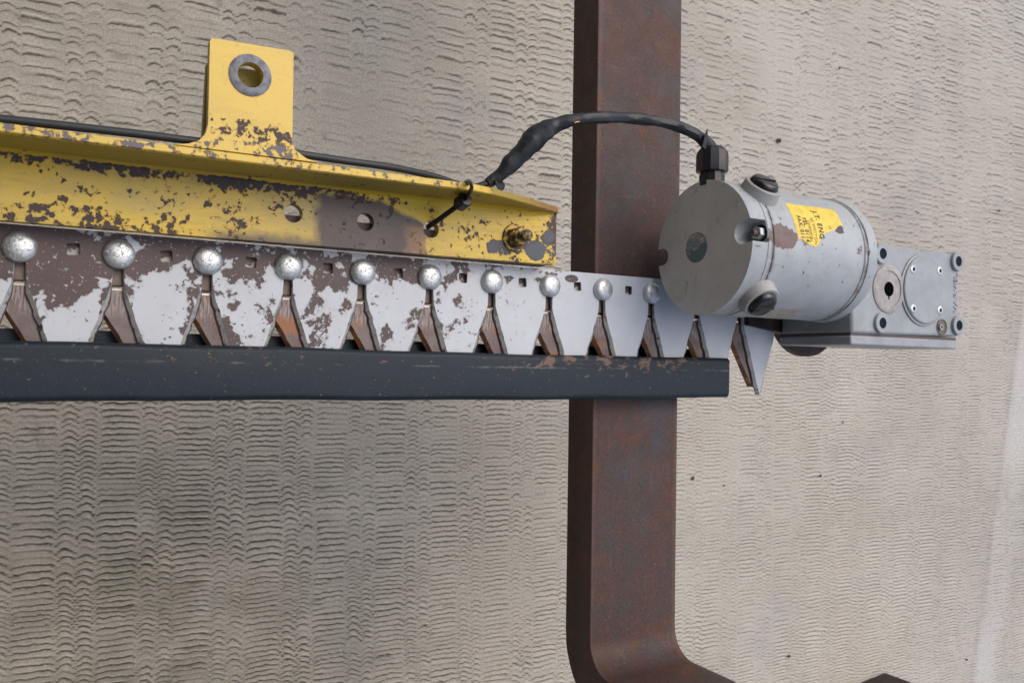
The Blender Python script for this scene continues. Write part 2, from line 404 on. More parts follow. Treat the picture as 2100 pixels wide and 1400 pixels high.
def link(name, me, parent=None, loc=(0, 0, 0), label=None, cat=None, group=None, kind=None, bevel=0):
    o = bpy.data.objects.new(name, me); C.collection.objects.link(o); o.location = loc
    if parent: o.parent = parent
    for k, v in (('label', label), ('category', cat), ('group', group), ('kind', kind)):
        if v: o[k] = v
    if bevel:
        b = o.modifiers.new('bevel', 'BEVEL'); b.width = bevel; b.segments = 2; b.limit_method = 'ANGLE'; b.angle_limit = R(40)
    return o

# ------------------------------------------------------------------ concrete ground: one sheet, ribs modelled, dirt in the grooves
def h01(a, b=0., s=0.):
    v = np.sin(a * 127.1 + b * 311.7 + s * 74.7) * 43758.5453
    return v - np.floor(v)
def vn(x, y, s=0.):
    xi, yi = np.floor(x), np.floor(y); fx, fy = x - xi, y - yi
    fx = fx * fx * (3 - 2 * fx); fy = fy * fy * (3 - 2 * fy)
    a, b, c, d = h01(xi, yi, s), h01(xi + 1, yi, s), h01(xi, yi + 1, s), h01(xi + 1, yi + 1, s)
    return (a * (1 - fx) + b * fx) * (1 - fy) + (c * (1 - fx) + d * fx) * fy
def ss(a, b, x):
    t = np.clip((x - a) / (b - a), 0, 1); return t * t * (3 - 2 * t)
def build_ground():
    xs = [-.12]
    while xs[-1] < 2.3: xs.append(xs[-1] + .0023 + .0017 * max(xs[-1], 0))
    lo = [xs[0] - .004 * 1.7 ** k for k in range(1, 16)][::-1]; hi = [xs[-1] + .006 * 1.7 ** k for k in range(1, 15)]
    X1 = np.array(lo + xs + hi)
    S1 = np.linspace(-1, 1, 1250); ext = np.array([.002 * 1.8 ** k for k in range(1, 16)])
    S1 = np.concatenate([(-1 - ext)[::-1], S1, 1 + ext])
    wX = .43 + .235 * np.clip(X1, 0, 2.4)
    X, Sg = np.meshgrid(X1, S1); Yw = Sg * wX[None, :]
    x, y = X, Yw
    fade = ss(-.3, -.12, x) * ss(2.6, 2.3, x) * ss(1.1, 1.0, np.abs(Sg))
    # rib columns
    Pd = .078
    xx = x + .0045 * (vn(x * 6, y * 14, 1) - .5) + .003 * (vn(x * 30, y * 50, 2) - .5) + .012 * y * (1 - .3 * x)
    cell = np.floor(xx / Pd); f = xx / Pd - cell
    f = np.clip(f + .05 * (h01(cell, 3) - .5), 0, .9999)
    wide = f < .53
    a1 = (f >= .53) & (f < .765)
    u = np.where(wide, (f - .265) / .265, np.where(a1, (f - .6475) / .1175, (f - .8825) / .1175))
    sub = cell * 3 + np.where(wide, 0, np.where(a1, 1, 2))
    # rows: closer together towards the lower left, wider at the top and right
    pitch = .0092 + .0052 * ss(.05, .45, y) + .0016 * ss(.3, 1.2, x)
    yy = np.linspace(-12, 12, 24001); pp = .0063 + .0034 * ss(-.02, .35, yy); pp += .0022 * (vn(yy * 22, yy * 0, 5) - .5)
    cum = np.cumsum(1 / pp) * .001
    yb = y + np.where(wide, .0045 * np.clip(np.abs(u) - .72, 0, 1) ** 2 * 12, .0058 * u * u)
    yb = yb + .010 * (vn(x * 2.2, y * 3, 6) - .5) + (.0017 - .0007 * ss(.3, 1.2, x)) * (vn(x * 50, y * 50, 7) - .5) + .0019 * (vn(x * 190, y * 130, 27) - .5) + .0012 * (vn(x * 380, y * 260, 28) - .5)
    ph = np.interp(yb, yy, cum)
    pa_ = .5 + .19 * ss(-.02, .16, y); qh = ph / 2; fq = qh - np.floor(qh); ph = 2 * np.floor(qh) + np.where(fq < pa_, fq / pa_, 1 + (fq - pa_) / (1 - pa_))
    ph = ph + .9 * (h01(sub, 9) - .5) * np.where(wide, .45, 1) + np.where(wide, .9, 1.8) * (vn(y * 16, sub, 10) - .5) + np.where(wide, 0, .5)
    row = np.floor(ph); t = 1 - (ph - row)                       # 0 at the crest, grows towards -y
    prof = np.where(t < .24, 1 - 1.7 * ss(0, .24, t), -.7 + 1.7 * ((t - .24) / .76) ** 2.2)
    strength = .42 + .85 * h01(row, sub, 11)
    strength = strength * (.18 + .82 * ss(.2, .58, vn(x * 32, row * 1.7 + sub * 3.1, 12)))
    worn = .50 + .50 * ss(.32, .6, vn(x * 3.1 + 4, y * 3.6, 13) * .65 + vn(x * 9, y * 9, 14) * .35)
    worn = worn * (1 - .75 * np.exp(-(((x - .36) / .14) ** 2 + ((y - .31) / .10) ** 2)))
    worn = worn * (1 - .6 * np.exp(-(((x - 1.25) / .22) ** 2 + ((y - .45) / .2) ** 2)))
    edge = ss(1.0, .80, np.abs(u))
    edge = np.where(wide, .12 + .88 * edge, .05 + .95 * edge)
    line = 1.795 + .222 * y
    band = ss(-.004, .004, x - line) * ss(.10, .05, x - line) * (.4 + .6 * ss(.3, .55, vn(x * 9, y * 7, 15)))
    A = (.00145 + .0003 * ss(.1, -.1, y)) * strength * worn * edge * (1 - .8 * band) * fade * (.75 + .4 * ss(.2, -.3, y) * ss(.8, .2, x))
    z = A * prof + .0022 * (vn(x * 4, y * 4, 16) - .5) + .0007 * (vn(x * 40, y * 40, 17) - .5) + .0035 * ss(-.012, .012, x - line) * fade
    z = z - .0012
    groove = np.exp(-((t - .23) / (.075 + .065 * ss(.9, .2, x) * ss(.10, -.05, y))) ** 2)
    dirt = groove * np.clip(strength * worn * edge * 2.4, 0, 1) * (1.0 + .25 * ss(.05, .2, y) * ss(1.0, .5, x) + .2 * ss(1.0, .1, x) + .2 * ss(.1, -.4, y)) * fade * (1 - .7 * band)
    dirt = dirt * (.70 + .5 * ss(.3, .65, vn(x * 14, y * 10, 18)))
    # smudges lying along ribs
    dirt = np.clip(dirt + .55 * ss(.80, .92, vn(x * 22, row * 2.3 + sub, 19)) * (t > .2) * (t < .75) * wide * edge * worn * ss(1.0, .3, x), 0, .9)
    corner_tone = .5 * ss(.10, .28, y) * ss(.42, -.02, x)
    crest = (np.exp(-(t / .07) ** 2) + np.exp(-((1 - t) / .10) ** 2)) * np.clip(strength * worn * edge * 1.3, 0, 1) * fade
    grime_shade = np.clip(corner_tone + 1.1 * ss(.10, -.30, y) * ss(.85, .05, x), 0, 1) * (.74 + .26 * ss(.3, .6, vn(x * 7, y * 7, 23))) * fade  # lower-left shade painted into the colour along with olive grime
    ny, nx = x.shape
    me = bpy.data.meshes.new('concrete_ground')
    k_ = (H - ZG) / H                            # the pattern was measured for a floor at z = 0
    V = np.stack([x * k_, y * k_, z * k_ + ZG], -1).reshape(-1, 3).astype(np.float32)
    i = np.arange(ny * nx).reshape(ny, nx); q = np.stack([i[:-1, :-1], i[:-1, 1:], i[1:, 1:], i[1:, :-1]], -1).reshape(-1, 4).astype(np.int32)
    me.vertices.add(len(V)); me.vertices.foreach_set('co', V.ravel())
    me.loops.add(q.size); me.loops.foreach_set('vertex_index', q.ravel())
    me.polygons.add(len(q)); me.polygons.foreach_set('loop_start', np.arange(0, q.size, 4, dtype=np.int32))
    me.update(calc_edges=True)
    for nm, arr in (('dirt', dirt), ('pale', band), ('grime_shade', grime_shade), ('crest', crest)):
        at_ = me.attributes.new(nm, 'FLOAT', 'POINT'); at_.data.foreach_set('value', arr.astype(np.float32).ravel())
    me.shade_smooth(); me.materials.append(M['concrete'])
    return link('concrete_ground', me, kind='structure')
build_ground()

# ------------------------------------------------------------------ added roof and walls, unseen, that block sky light from the left and below
def sky_blockers():
    a = R(-6); c_, s_ = math.cos(a), math.sin(a)
    rot = lambda p: (p[0] * c_ - p[1] * s_ - .32, p[0] * s_ + p[1] * c_)
    m = mat_plain('sky_block_grey', (.30, .29, .28), .8)
    link('sky_block_roof', mesh('sky_block_roof', [prism([rot(p) for p in ((-5, -6), (0, -6), (0, 5), (-5, 5))], 2.1, 2.2)], m), kind='structure')
    link('sky_block_side', mesh('sky_block_side', [prism([(-3.2, -1.35), (.95, -1.15), (.95, -1.05), (-3.2, -1.25)], ZG - .01, 2.1)], m), kind='structure')
    link('sky_block_wall', mesh('sky_block_wall', [prism([rot(p) for p in ((-2.2, -6), (-2.05, -6), (-2.05, 5), (-2.2, 5))], ZG - .01, 2.1)], m), kind='structure')
sky_blockers()
link('carriage_frame', mesh('carriage_frame', [box(.55, .96, 1.0, 1.05, -.03, .10), box(.72, .80, 1.051, 1.11, ZG - .005, .09)], M['darkrust'], smooth=0), kind='structure', bevel=.004)   # holds the fork, beyond the frame

# ------------------------------------------------------------------ rusty fork: shank lying on the ground, heel, blade standing up
def fork_mesh(x0, x1, base, ytop, yh, zup, T=.06, z0=.001):
    cy, cz, ri = yh, z0 + T + .04, .04
    arc_i = [(cy - ri * math.sin(a), cz - ri * math.cos(a)) for a in [i * math.pi / 2 / 10 for i in range(11)]]
    arc_o = [(cy - (ri + T) * math.sin(a), cz - (ri + T) * math.cos(a)) for a in [i * math.pi / 2 / 10 for i in range(11)]]
    poly = [(ytop, z0 + T)] + arc_i + [(cy - ri, zup), (cy - ri - T * .35, zup), ] + arc_o[::-1] + [(ytop, z0)]
    return mesh('forklift_fork', [sweep_yz(poly, x0, x1)], M['fork'], base, 35)
fb = (.754, 0, 0)
fk = link('forklift_fork', fork_mesh(.680, .829, fb, 1.02, -.375, .95), None, fb, 'rusty brown steel fork lying under the cutter bar, bent up at its lower end', 'fork', bevel=.0035)
fk.rotation_euler.z = R(.35)
# corner of another dark steel upright at the lower right
ub = at(1815, 1378, ZG); ub = Vector((ub.x, ub.y, ZG))
up = link('steel_upright', mesh('steel_upright', [prism([(0, 0), (-.13, -.012), (-.20, -.09), (-.03, -.16), (.02, -.14)], 0, .6)], M['darkrust'], smooth=0), None, ub,
          'dark steel upright whose corner shows at the bottom edge of the photo', 'steel post', bevel=.002)

# ------------------------------------------------------------------ hedge cutter
G = .09                                        # top of the toothed plate
HB = Vector((.46, .1, .06))
hc = link('hedge_cutter', None, None, HB, 'long hedge cutter bar with pale chipped teeth, yellow angle bracket and grey motor', 'hedge cutter')
def P_(name, shapes, mats, parent=hc, bevel=0, label=None, smooth=30):
    return link(name, mesh(name, shapes, mats, HB, smooth), parent, (0, 0, 0), label, bevel=bevel)
PITCH, B0 = .0835, .0027
bolts_x = [B0 + PITCH * k for k in range(-2, 12)]
def comb_upper():
    rnd = random.Random(3); top, bot = [], []
    xL, xR = bolts_x[0], bolts_x[-1] + PITCH - .0055
    ys = [.091, .080, .067] + [.067 - .11 * i / 16 for i in range(1, 17)]
    def half(y): return .0050 if y >= .08 else (.0056 if y >= .067 else .0056 + (.067 - y) * .330)
    def side(bx, sgn, chip):
        t, b_ = [], []
        for i, y in enumerate(ys):
            h = half(y); j = rnd.uniform(-.0004, .0004)
            bev = .0012 if y > .066 else min(.0052, .0014 + (.067 - y) * .28) + rnd.uniform(-.0007, .0005)
            bite = 0
            if chip and y < .05 and rnd.random() < .3: bite = rnd.uniform(.0004, .0016)
            t.append((bx + sgn * (h + j + bite * .8), y)); b_.append((bx + sgn * (h - bev + bite), y))
        return t, b_
    # walk along the front from left to right, gap by gap
    for i, bx in enumerate(bolts_x):
        lt, lb = side(bx, -1, bx > .0)
        rt, rb = side(bx, 1, True)
        if i == 0: lt, lb = [], []
        if i == len(bolts_x): pass
        top += [p for p in lt[::-1]] + rt; bot += [p for p in lb[::-1]] + rb
    bx = bolts_x[-1] + PITCH                     # right flank of the last tooth
    lt, lb = side(bx, -1, False)
    top += [(p[0], p[1]) for p in lt[::-1][:-2]] + [(bx - .0055, .1175)]; bot += [(p[0], p[1]) for p in lb[::-1][:-2]] + [(bx - .0055, .1175)]
    top += [(bolts_x[0] + .005, .1175)]; bot += [(bolts_x[0] + .005, .1175)]
    holes = []
    for k in range(len(bolts_x) - 1):
        cx, cy, s = bolts_x[k] + PITCH * .5 + .002, .0985, .0057
        a = rnd.uniform(-.12, .12); c_, s_ = math.cos(a), math.sin(a)
        holes.append([(cx + c_ * dx - s_ * dy, cy + s_ * dx + c_ * dy) for dx, dy in ((-s, -s * .8), (-s * .8, -s), (s * .8, -s), (s, -s * .8), (s, s * .8), (s * .8, s), (-s * .8, s), (-s, s * .8))])
    return top, bot, holes
def two_level(top, bot, holes, zt, zb, mi_top=0, mi_side=1):
    loopsT = [top] + holes; loopsB = [bot] + holes; V, F, mt = [], [], []
    nT = sum(len(l) for l in loopsT)
    for loops, z in ((loopsT, zt), (loopsB, zb)):
        fl = [p for l in loops for p in l]; o = len(V); V += [(p[0], p[1], z) for p in fl]
        for t in tessellate_polygon([[Vector((p[0], p[1], 0)) for p in l] for l in loops]):
            a, b, c = [Vector(fl[i]) for i in t]
            if abs((b - a).cross(c - a)) < 1e-12: continue
            F.append(tuple(i + o for i in t)); mt.append(mi_top)
    o = 0
    for k, l in enumerate(loopsT):
        for i in range(len(l)):
            a, b = o + i, o + (i + 1) % len(l); F.append((a, b, b + nT, a + nT)); mt.append(mi_side)
        o += len(l)
    return V, F, mt
top, bot, holes = comb_upper()
P_('toothed_plate', [two_level(top, bot, holes, G, G - .0040)], [M['white'], M['bevel']], smooth=20)
# moving knife beneath
def comb_lower():
    zt = G - .0058; sh = []; Ls, Lb = [], []; rnd = random.Random(5)
    tc = [b + PITCH * .5 - .0080 for b in bolts_x]
    tl, bl = [], []
    for c in tc:
        for sgn in (-1, 1):
            ys = [.0405 - i * .0715 / 10 for i in range(11)]
            q = [(c + sgn * ((.0060 if sgn < 0 else .0038) + (.6 if sgn < 0 else .52) * (y + .031)), y) for y in ys]
            inn = [(p[0] - sgn * (.0042 if sgn < 0 else .003) * (1 if i else .15) + rnd.uniform(-.0006, .0006), p[1]) for i, p in enumerate(q)]
            if sgn > 0: q, inn = q[::-1], inn[::-1]
            tl += inn; bl += q
    # clean overlaps: neighbouring roots must not cross
    for l in (tl, bl):
        for i in range(11 * 2, len(l), 22):
            if l[i][0] <= l[i - 1][0]: mid = (l[i][0] + l[i - 1][0]) / 2; l[i - 1] = (mid - .0002, l[i - 1][1]); l[i] = (mid + .0002, l[i][1])
    x0, x1 = tl[0][0] - .001, tl[-1][0] + .001
    tl += [(x1, .0612), (x0, .0612)]; bl += [(x1, .0640), (x0, .0640)]
    return two_level(tl, bl, [], zt, zt - .0055)
kn = comb_lower()
P_('knife', [kn], [M['blade'], M['orange']], smooth=20)
P_('knife_edge', [prism([(-.16, .0616), (.985, .0616), (.985, .0634), (-.16, .0634)], G - .0090, G - .0064)], M['bright'])
P_('back_bar', [box(-.17, .975, .0662, .1165, G - .026, G - .0078)], M['slotbrown'], bevel=.001)
P_('spacer_strip', [box(-.17, .66, .0905, .1085, G - .0124, G - .0074), box(.6605, .97, .0905, .1085, G - .0124, G - .0074)], M['chipwhite'])
# dome bolts
bprof = [(.0090, -.004), (.0146, 0), (.0148, .0016), (.0143, .0038), (.0126, .0060), (.0094, .0076), (.0050, .0085), (0, .0087)]
bm_ = mesh('bolt', [lathe(bprof, (0, 0, 0), n=32)], M['galv'], smooth=60)
proto = None
for k, bx in enumerate(bolts_x[:-2]):
    if proto is None: proto = b = link('bolt', bm_, hc)
    else: b = proto.copy(); C.collection.objects.link(b)
    b.parent = hc; b.location = Vector((bx + random.uniform(-.0008, .0008), .0968, G + .0002)) - HB
    b.rotation_euler.z = random.uniform(0, 6); b.scale = (1, 1, random.uniform(.92, 1.08))

# yellow angle bracket
YW = lambda x: .0068 * (x - .28)               # it sits a hair out of parallel
def bracket():
    W1, W0 = G + .028, G + .016
    hs = [circ(.2492, .1504, .0098), circ(.3289, .1486, .0098), circ(.4076, .1475, .0098)]
    sh = [prism([(-.20, .1185), (.578, .1185), (.578, .1885), (-.20, .1885)], W0, W1, hs, 0)]
    # standing leg with rounded root, lower towards its right end
    prof_x = [-.20, -.1, 0, .1, .2, .3, .40, .4237, .45, .48, .51, .54, .565, .578]
    def topz(x):
        t = max(0, (x - .4237) / (.578 - .4237)); return W1 + .071 - .067 * t ** 1.25
    V, F = [], []
    for x in prof_x:
        zt = topz(x); s = min(1, (zt - W1) / .02)
        ring = [(.1818 - .0085 * s, W1 - .001), (.1818 - .0030 * s, W1 + .0016 * s), (.1820, W1 + .0075 * s), (.1820, max(zt - .0012, W1 + .0008)), (.1830, zt), (.1885, zt), (.1897, zt - .0012), (.1897, W0), (.18, W0)]
        V += [(x, p[0], p[1]) for p in ring]
    n = 9
    for i in range(len(prof_x) - 1):
        for k in range(n):
            j = (k + 1) % n; F.append((i * n + k, i * n + j, (i + 1) * n + j, (i + 1) * n + k))
    F.append(tuple(range(n))); F.append(tuple(range((len(prof_x) - 1) * n, len(prof_x) * n)))
    sh.append((V, F, [0] * len(F)))
    sh = [([(p[0], p[1] + YW(p[0]), p[2]) for p in v], f, k) for v, f, k in sh]
    return sh
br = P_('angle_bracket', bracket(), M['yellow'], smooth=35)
zl = .189
hx, hy, hr = .1848, .2637, .0118
flare = [(.120, .1890), (.132, .1915), (.141, .196), (.1462, .203), (.1482, .212), (.1478, .289), (.150, .2918), (.222, .2946), (.2252, .2925), (.2262, .206), (.230, .199), (.240, .193), (.252, .1905)]
P_('lug_plate', [prism(flare, zl - .010, zl + .0003, [circ(hx, hy, hr, 36)])], M['yellow'], br)
P_('lug_plate', [prism([(.1475, .19), (.2240, .19), (.2235, .2795), (.1500, .2760)], zl - .0345, zl - .0245)], M['yellow'], br, bevel=.001)
P_('bush_ring', [lathe([(hr + .0001, -.008), (hr + .0001, .0019), (.0185, .0019), (.0198, .0011)], (hx, hy, zl), n=44)], M['ring'], br, smooth=35)
P_('edge_packer', [box(-.19, .570, .1192, .150, G + .0005, G + .0158)], M['dirtbrown'], br)
sx, sy, sz = .518, .1485, G + .0282
P_('washer', [lathe([(.0165, 0), (.0170, .0010), (.0160, .0026), (.008, .0026)], (sx, sy, sz), n=36)], M['stud'], br)
P_('nut', [hexa((sx, sy, sz + .0027), (0, 0, 1), .0128, .0095, rot=.3)], M['stud'], br)
P_('nut', [hexa((sx, sy, sz + .0125), (0, 0, 1), .0112, .0060, rot=.8)], M['stud'], br)
thr = []
for i in range(14): thr += [(.0058, .016 + i * .0011), (.0066, .01655 + i * .0011)]
P_('stud', [lathe([(0, .012)] + thr + [(.0056, .0325), (0, .0327)], (sx, sy, sz), n=20)], M['stud'], br, smooth=60)

# motor ------------------------------------------------------------
MX0, MX1, MYc, MZ, MR = .7531, .977, .149, .190, .0858
PH = math.atan2(.0137, MR)                      # the end cap is turned a little
def mp(x, th, r):                               # th: 0 = up (+z), + towards +y
    return Vector((x, MYc + r * math.sin(th), MZ + r * math.cos(th)))
def on_motor(px, py, r=MR - .0015):
    o = Vector((0, 0, H)); d = (ROT @ Vector(((px - 1050) / 1750, (700 - py) / 1750, -1)))
    oy, oz = o.y - MYc, o.z - MZ; a = d.y ** 2 + d.z ** 2; b_ = 2 * (oy * d.y + oz * d.z); c_ = oy * oy + oz * oz - r * r
    t = (-b_ - math.sqrt(max(b_ * b_ - 4 * a * c_, 0))) / (2 * a); p = o + d * t
    return p.x, math.atan2(p.y - MYc, p.z - MZ)
mo = P_('motor', [lathe([(0, .026), (.070, .026), (.0845, .0262), (.0858, .0275), (.0858, .0345), (.0846, .0352), (.0846, .0362), (.0858, .037), (.0858, .0705), (.0850, .0712), (.0843, .0720), (.0843, .2045), (.0855, .2055), (.0855, .2085), (.0843, .2095), (.0843, .2110), (.0858, .2122), (.0862, .2275), (.0850, .2300), (.06, .2310), (0, .2310)], (MX0, MYc, MZ), (1, 0, 0), 96)], M['motor'], smooth=35)
# end cap with a rim and two notches
NOTCH = ((PH, .0140, .0150), (math.pi + .06, .0112, .0095))      # angle, half width, depth of the straight part
def cap_loop(r):
    res = []
    pt = lambda ang, rad, lat: (MYc + rad * math.sin(ang) + lat * math.cos(ang), MZ + rad * math.cos(ang) - lat * math.sin(ang))
    cut = [(a, w, d, math.asin(w / r)) for a, w, d in NOTCH]; n = 160; i0 = 0
    events = []
    for i in range(n):
        th = -math.pi / 2 + 2 * math.pi * i / n; hit = None
        for c in cut:
            dl = (th - c[0] + math.pi) % (2 * math.pi) - math.pi
            if abs(dl) < c[3]: hit = c
        if hit is None: res.append(pt(th, r, 0))
        elif not (events and events[-1] is hit):
            events.append(hit); a, w_, d, _ = hit; rc = r - d
            res.append(pt(a, math.sqrt(r * r - w_ * w_), -w_))
            for k in range(15):
                q = math.pi * k / 14; res.append(pt(a, rc - w_ * math.sin(q), -w_ * math.cos(q)))
            res.append(pt(a, math.sqrt(r * r - w_ * w_), w_))
    return res
lp = cap_loop(MR)
V, F, mt = prism(lp, MX0, MX0 + .0255, mi=0, side=1); V = [(z, x, y) for x, y, z in V]
P_('end_cap', [(V, F, mt)], [M['cap'], M['motor']], mo)
for ang, rr in ((PH, MR - .0115), (math.pi + .06, MR - .0095)):
    c = mp(MX0 + .026, ang, rr)
    nu = P_('nut', [hexa((c.x, c.y, c.z), (-1, 0, 0), .0082, .0075, rot=.2)], M['galv'], mo)
    P_('stud', [lathe([(.0042, 0), (.0042, .013), (.0036, .0145), (0, .0145)], (c.x, c.y, c.z), (-1, 0, 0), 16)], M['dirtbrown'], mo)
    P_('notch_floor', [lathe([(0, .0003), (.0110, .0003)], (c.x, c.y, c.z), (-1, 0, 0), 24)], M['hole'], mo)
# round worn emblem on the cap
ec = (MYc + .0015, MZ - .0105)
def flat_x(loop, x, th): V, F, mt = prism(loop, x - th, x); return [(z, a, b) for a, b, z in V], F, mt
P_('emblem', [flat_x(circ(ec[0], ec[1], .0195, 32), MX0 - .0001, .0006)], M['emblem'], mo)
# brush caps
for px, py in ((1556, 398), (1552, 607)):
    x_, th = on_motor(px, py); a = (mp(0, th, 1) - mp(0, th, 0)); o = mp(x_, th, MR - .004)
    bo = P_('brush_boss', [lathe([(.0255, 0), (.0245, .006), (.0235, .0145), (.0225, .0155), (.0190, .0155), (.0190, .010)], o, a, 40)], M['boss'], mo, smooth=35)
    cap = [(.0188, .010), (.0188, .0165), (.0175, .0200), (.0155, .0225), (.0125, .0232), (0, .0225)]
    P_('brush_cap', [lathe(cap, o, a, 40)], M['gloss'], bo, smooth=40)
    _, u_, v_ = frame(a)
    so_ = [tuple(Vector(o) + a * h + u_ * (s1 * .0145) + v_ * (s2 * .0016)) for h in (.0215, .0242) for s1, s2 in ((-1, -1), (1, -1), (1, 1), (-1, 1))]
    P_('screw_slot', [(so_, [(0, 1, 2, 3), (4, 5, 6, 7), (0, 1, 5, 4), (1, 2, 6, 5), (2, 3, 7, 6), (3, 0, 4, 7)], [0] * 6)], M['plastic'], bo, smooth=0)
# torn yellow label and its print
def cyl_map(shape2d, r):
    V, F = shape2d; me = bpy.data.meshes.new('t'); me.from_pydata([(v[0], v[1], 0) for v in V], [], F)
    bm = bmesh.new(); bm.from_mesh(me)
    for _ in range(3):
        le = [e for e in bm.edges if abs(e.verts[0].co.y - e.verts[1].co.y) > .06]
        if le: bmesh.ops.subdivide_edges(bm, edges=le, cuts=1); bmesh.ops.triangulate(bm, faces=bm.faces)
    V = [tuple(mp(v.co.x, v.co.y, r)) for v in bm.verts]; F = [tuple(v.index for v in f.verts) for f in bm.faces]
    bm.free(); bpy.data.meshes.remove(me); return V, F, [0] * len(F)
def on_label(px_loop, r):
    lp = [on_motor(*p) for p in px_loop]
    V = [(p[0], p[1]) for p in lp]; F = [tuple(t) for t in tessellate_polygon([[Vector((p[0], p[1], 0)) for p in lp]])]
    return cyl_map((V, F), r)
LB = [(1610, 417), (1640, 421), (1680, 426), (1711, 431), (1719, 445), (1727, 462), (1718, 464), (1711, 472), (1702, 475), (1692, 478), (1686, 485), (1681, 494), (1678, 503), (1672, 507), (1666, 503), (1660, 501), (1655, 499), (1651, 496), (1645, 490), (1638, 489), (1634, 478), (1631, 466), (1626, 450), (1619, 433)]
lab = P_('torn_label', [on_label(LB, MR - .0013)], M['label'], mo, smooth=60)
def text_mesh(s, size):
    cu = bpy.data.curves.new('t', 'FONT'); cu.body = s; cu.size = size; cu.resolution_u = 2; cu.offset = size * .012; cu.space_character = 1.12
    o = bpy.data.objects.new('t', cu); C.collection.objects.link(o); dg = bpy.context.evaluated_depsgraph_get(); dg.update()
    me = bpy.data.meshes.new_from_object(o.evaluated_get(dg))
    V = [tuple(v.co) for v in me.vertices]; F = [tuple(p.vertices) for p in me.polygons]
    bpy.data.objects.remove(o); bpy.data.meshes.remove(me); return V, F
def label_text(s, px, py, px2, py2, ink, size=.0105):
    x0, t0 = on_motor(px, py); x1, t1 = on_motor(px2, py2); V, F = text_mesh(s, size); wd = max(v[0] for v in V)
    run = abs(t1 - t0) * MR; k = run / wd
    VV = [(x0 + v[1] + (x1 - x0) * v[0] / wd, t0 - v[0] * k / MR) for v in V]
    return P_('print', [cyl_map((VV, F), MR - .0008)], ink, lab, smooth=0)
label_text('J.T. ENG', 1664, 433, 1681, 489, M['ink'], .0125)
label_text('45 WESTON', 1660, 446, 1671, 501, M['faint'], .0070)
label_text('SHEFFIEL', 1653, 451, 1662, 497, M['faint'], .0070)
label_text('TEL. 0114', 1643, 445, 1653, 496, M['ink'], .0095)
label_text('FAX. 011', 1632, 442, 1643, 487, M['ink'], .0095)
label_text('VE', 1698, 462, 1701, 470, M['faint'], .006)
P_('label_remnant', [on_label([(1712, 474), (1719, 464), (1726, 463), (1731, 478), (1722, 480)], MR - .0014)], M['dirtbrown'], mo)
P_('paper_label', [on_label([(1572, 642), (1590, 634), (1642, 635), (1628, 648), (1600, 655), (1566, 652)], MR - .0013)], M['old'], mo)
# cable gland
go = Vector((.768, MYc + MR - .006, MZ)); ga = (0, 1, 0)
gl = P_('cable_gland', [lathe([(.0165, 0), (.0165, .0145), (.0150, .0150), (.0150, .019)], go, ga, 12), lathe([(.0150, .0180), (.0200, .0185), (.0205, .022), (.0205, .040), (.0190, .045), (.0150, .0500), (.0110, .0510), (.008, .051)], go, ga, 12, rot=.2)], M['plastic'], mo, smooth=20)

# gearbox ----------------------------------------------------------
gx0, gx1, gy0, gy1, gz0, gz1 = .996, 1.2420, .0475, .1765, .100, .226
out = [(gx0, gy0), (gx1, gy0 + .003), (gx1, gy1), (1.0395, gy1 - .002), (1.030, .168), (1.030, .1065), (1.022, .098), (gx0, .083)]
ge = P_('gearbox', [prism(out, gz0, gz1)], M['gear'], bevel=.004, smooth=35)
P_('neck', [lathe([(.072, 0), (.072, .022)], (.990, MYc - .004, MZ - .020), (1, 0, 0), 64)], M['gear'], ge)
P_('side_cover', [box(gx0 - .0005, gx1 - .002, .0315, gy0 - .0024, gz0 - .002, gz1 - .0008)], M['gear'], ge, bevel=.0025)
P_('gasket', [box(gx0 + .001, gx1 - .003, gy0 - .0030, gy0 + .0015, gz0 + .001, gz1 - .0030)], M['dirtbrown'], ge)
for cx, cy in ((1.0555, .1618), (1.2335, .1645), (1.0565, .0640), (1.2365, .0675)):
    bs = P_('bolt_boss', [lathe([(.0150, -.04), (.0146, .0035), (.0138, .0045), (.0078, .0045), (.0078, .0025)], (cx, cy, gz1), n=32)], M['gear'], ge, smooth=35)
    P_('bore', [lathe([(0, .0030), (.0078, .0030)], (cx, cy, gz1), n=24)], M['hole'], bs)  # dark disc, the shade inside the hole painted on
co_ = P_('shaft_collar', [lathe([(.0345, -.01), (.0345, .0012), (.0330, .0022), (.0262, .0022), (.0258, .0010), (.0095, .0010), (.0095, -.002)], (1.0735, .1130, gz1), n=48)], M['seal'], ge, smooth=35)
P_('bore', [prism(circ(1.0735, .1130, .0105, 24) , gz1 + .0004, gz1 + .0012)], M['black'], co_)  # flat black disc on a closed face, painting the hole's darkness
P_('keyway', [box(1.0722, 1.0748, .0985, .113, gz1 + .0005, gz1 + .00125)], M['black'], co_)  # flat black strip, slot darkness painted the same way
cv = P_('round_cover', [lathe([(.0535, -.01), (.0535, .0020), (.0520, .0026), (.0500, .0026), (.0500, .0046), (.0485, .0056), (0, .0056)], (1.1535, .1170, gz1), n=72)], M['gear'], ge, smooth=30)
for sx_, sy_ in ((1.1215, .1445), (1.1845, .1465), (1.1230, .0875), (1.1860, .0880)):
    sc = P_('screw', [lathe([(.0062, .0050), (.0062, .0062), (.0052, .0068), (.0030, .0068), (.0030, .0060)], (sx_, sy_, gz1), n=20)], M['galv'], cv, smooth=35)
    P_('screw_socket', [lathe([(0, .0064), (.0031, .0064)], (sx_, sy_, gz1), n=6)], M['hole'], cv)
pl = P_('drain_plug', [lathe([(0, .0004), (.0105, .0004), (.0110, .0012), (.0122, .0012), (.0124, -.002)], (1.1985, .0635, gz1), n=28)], M['olive'], ge)
P_('plug_screw', [hexa((1.1935, .0632, gz1 + .0006), (0, 0, 1), .0052, .0035, bore=.0022)], M['seal'], pl)
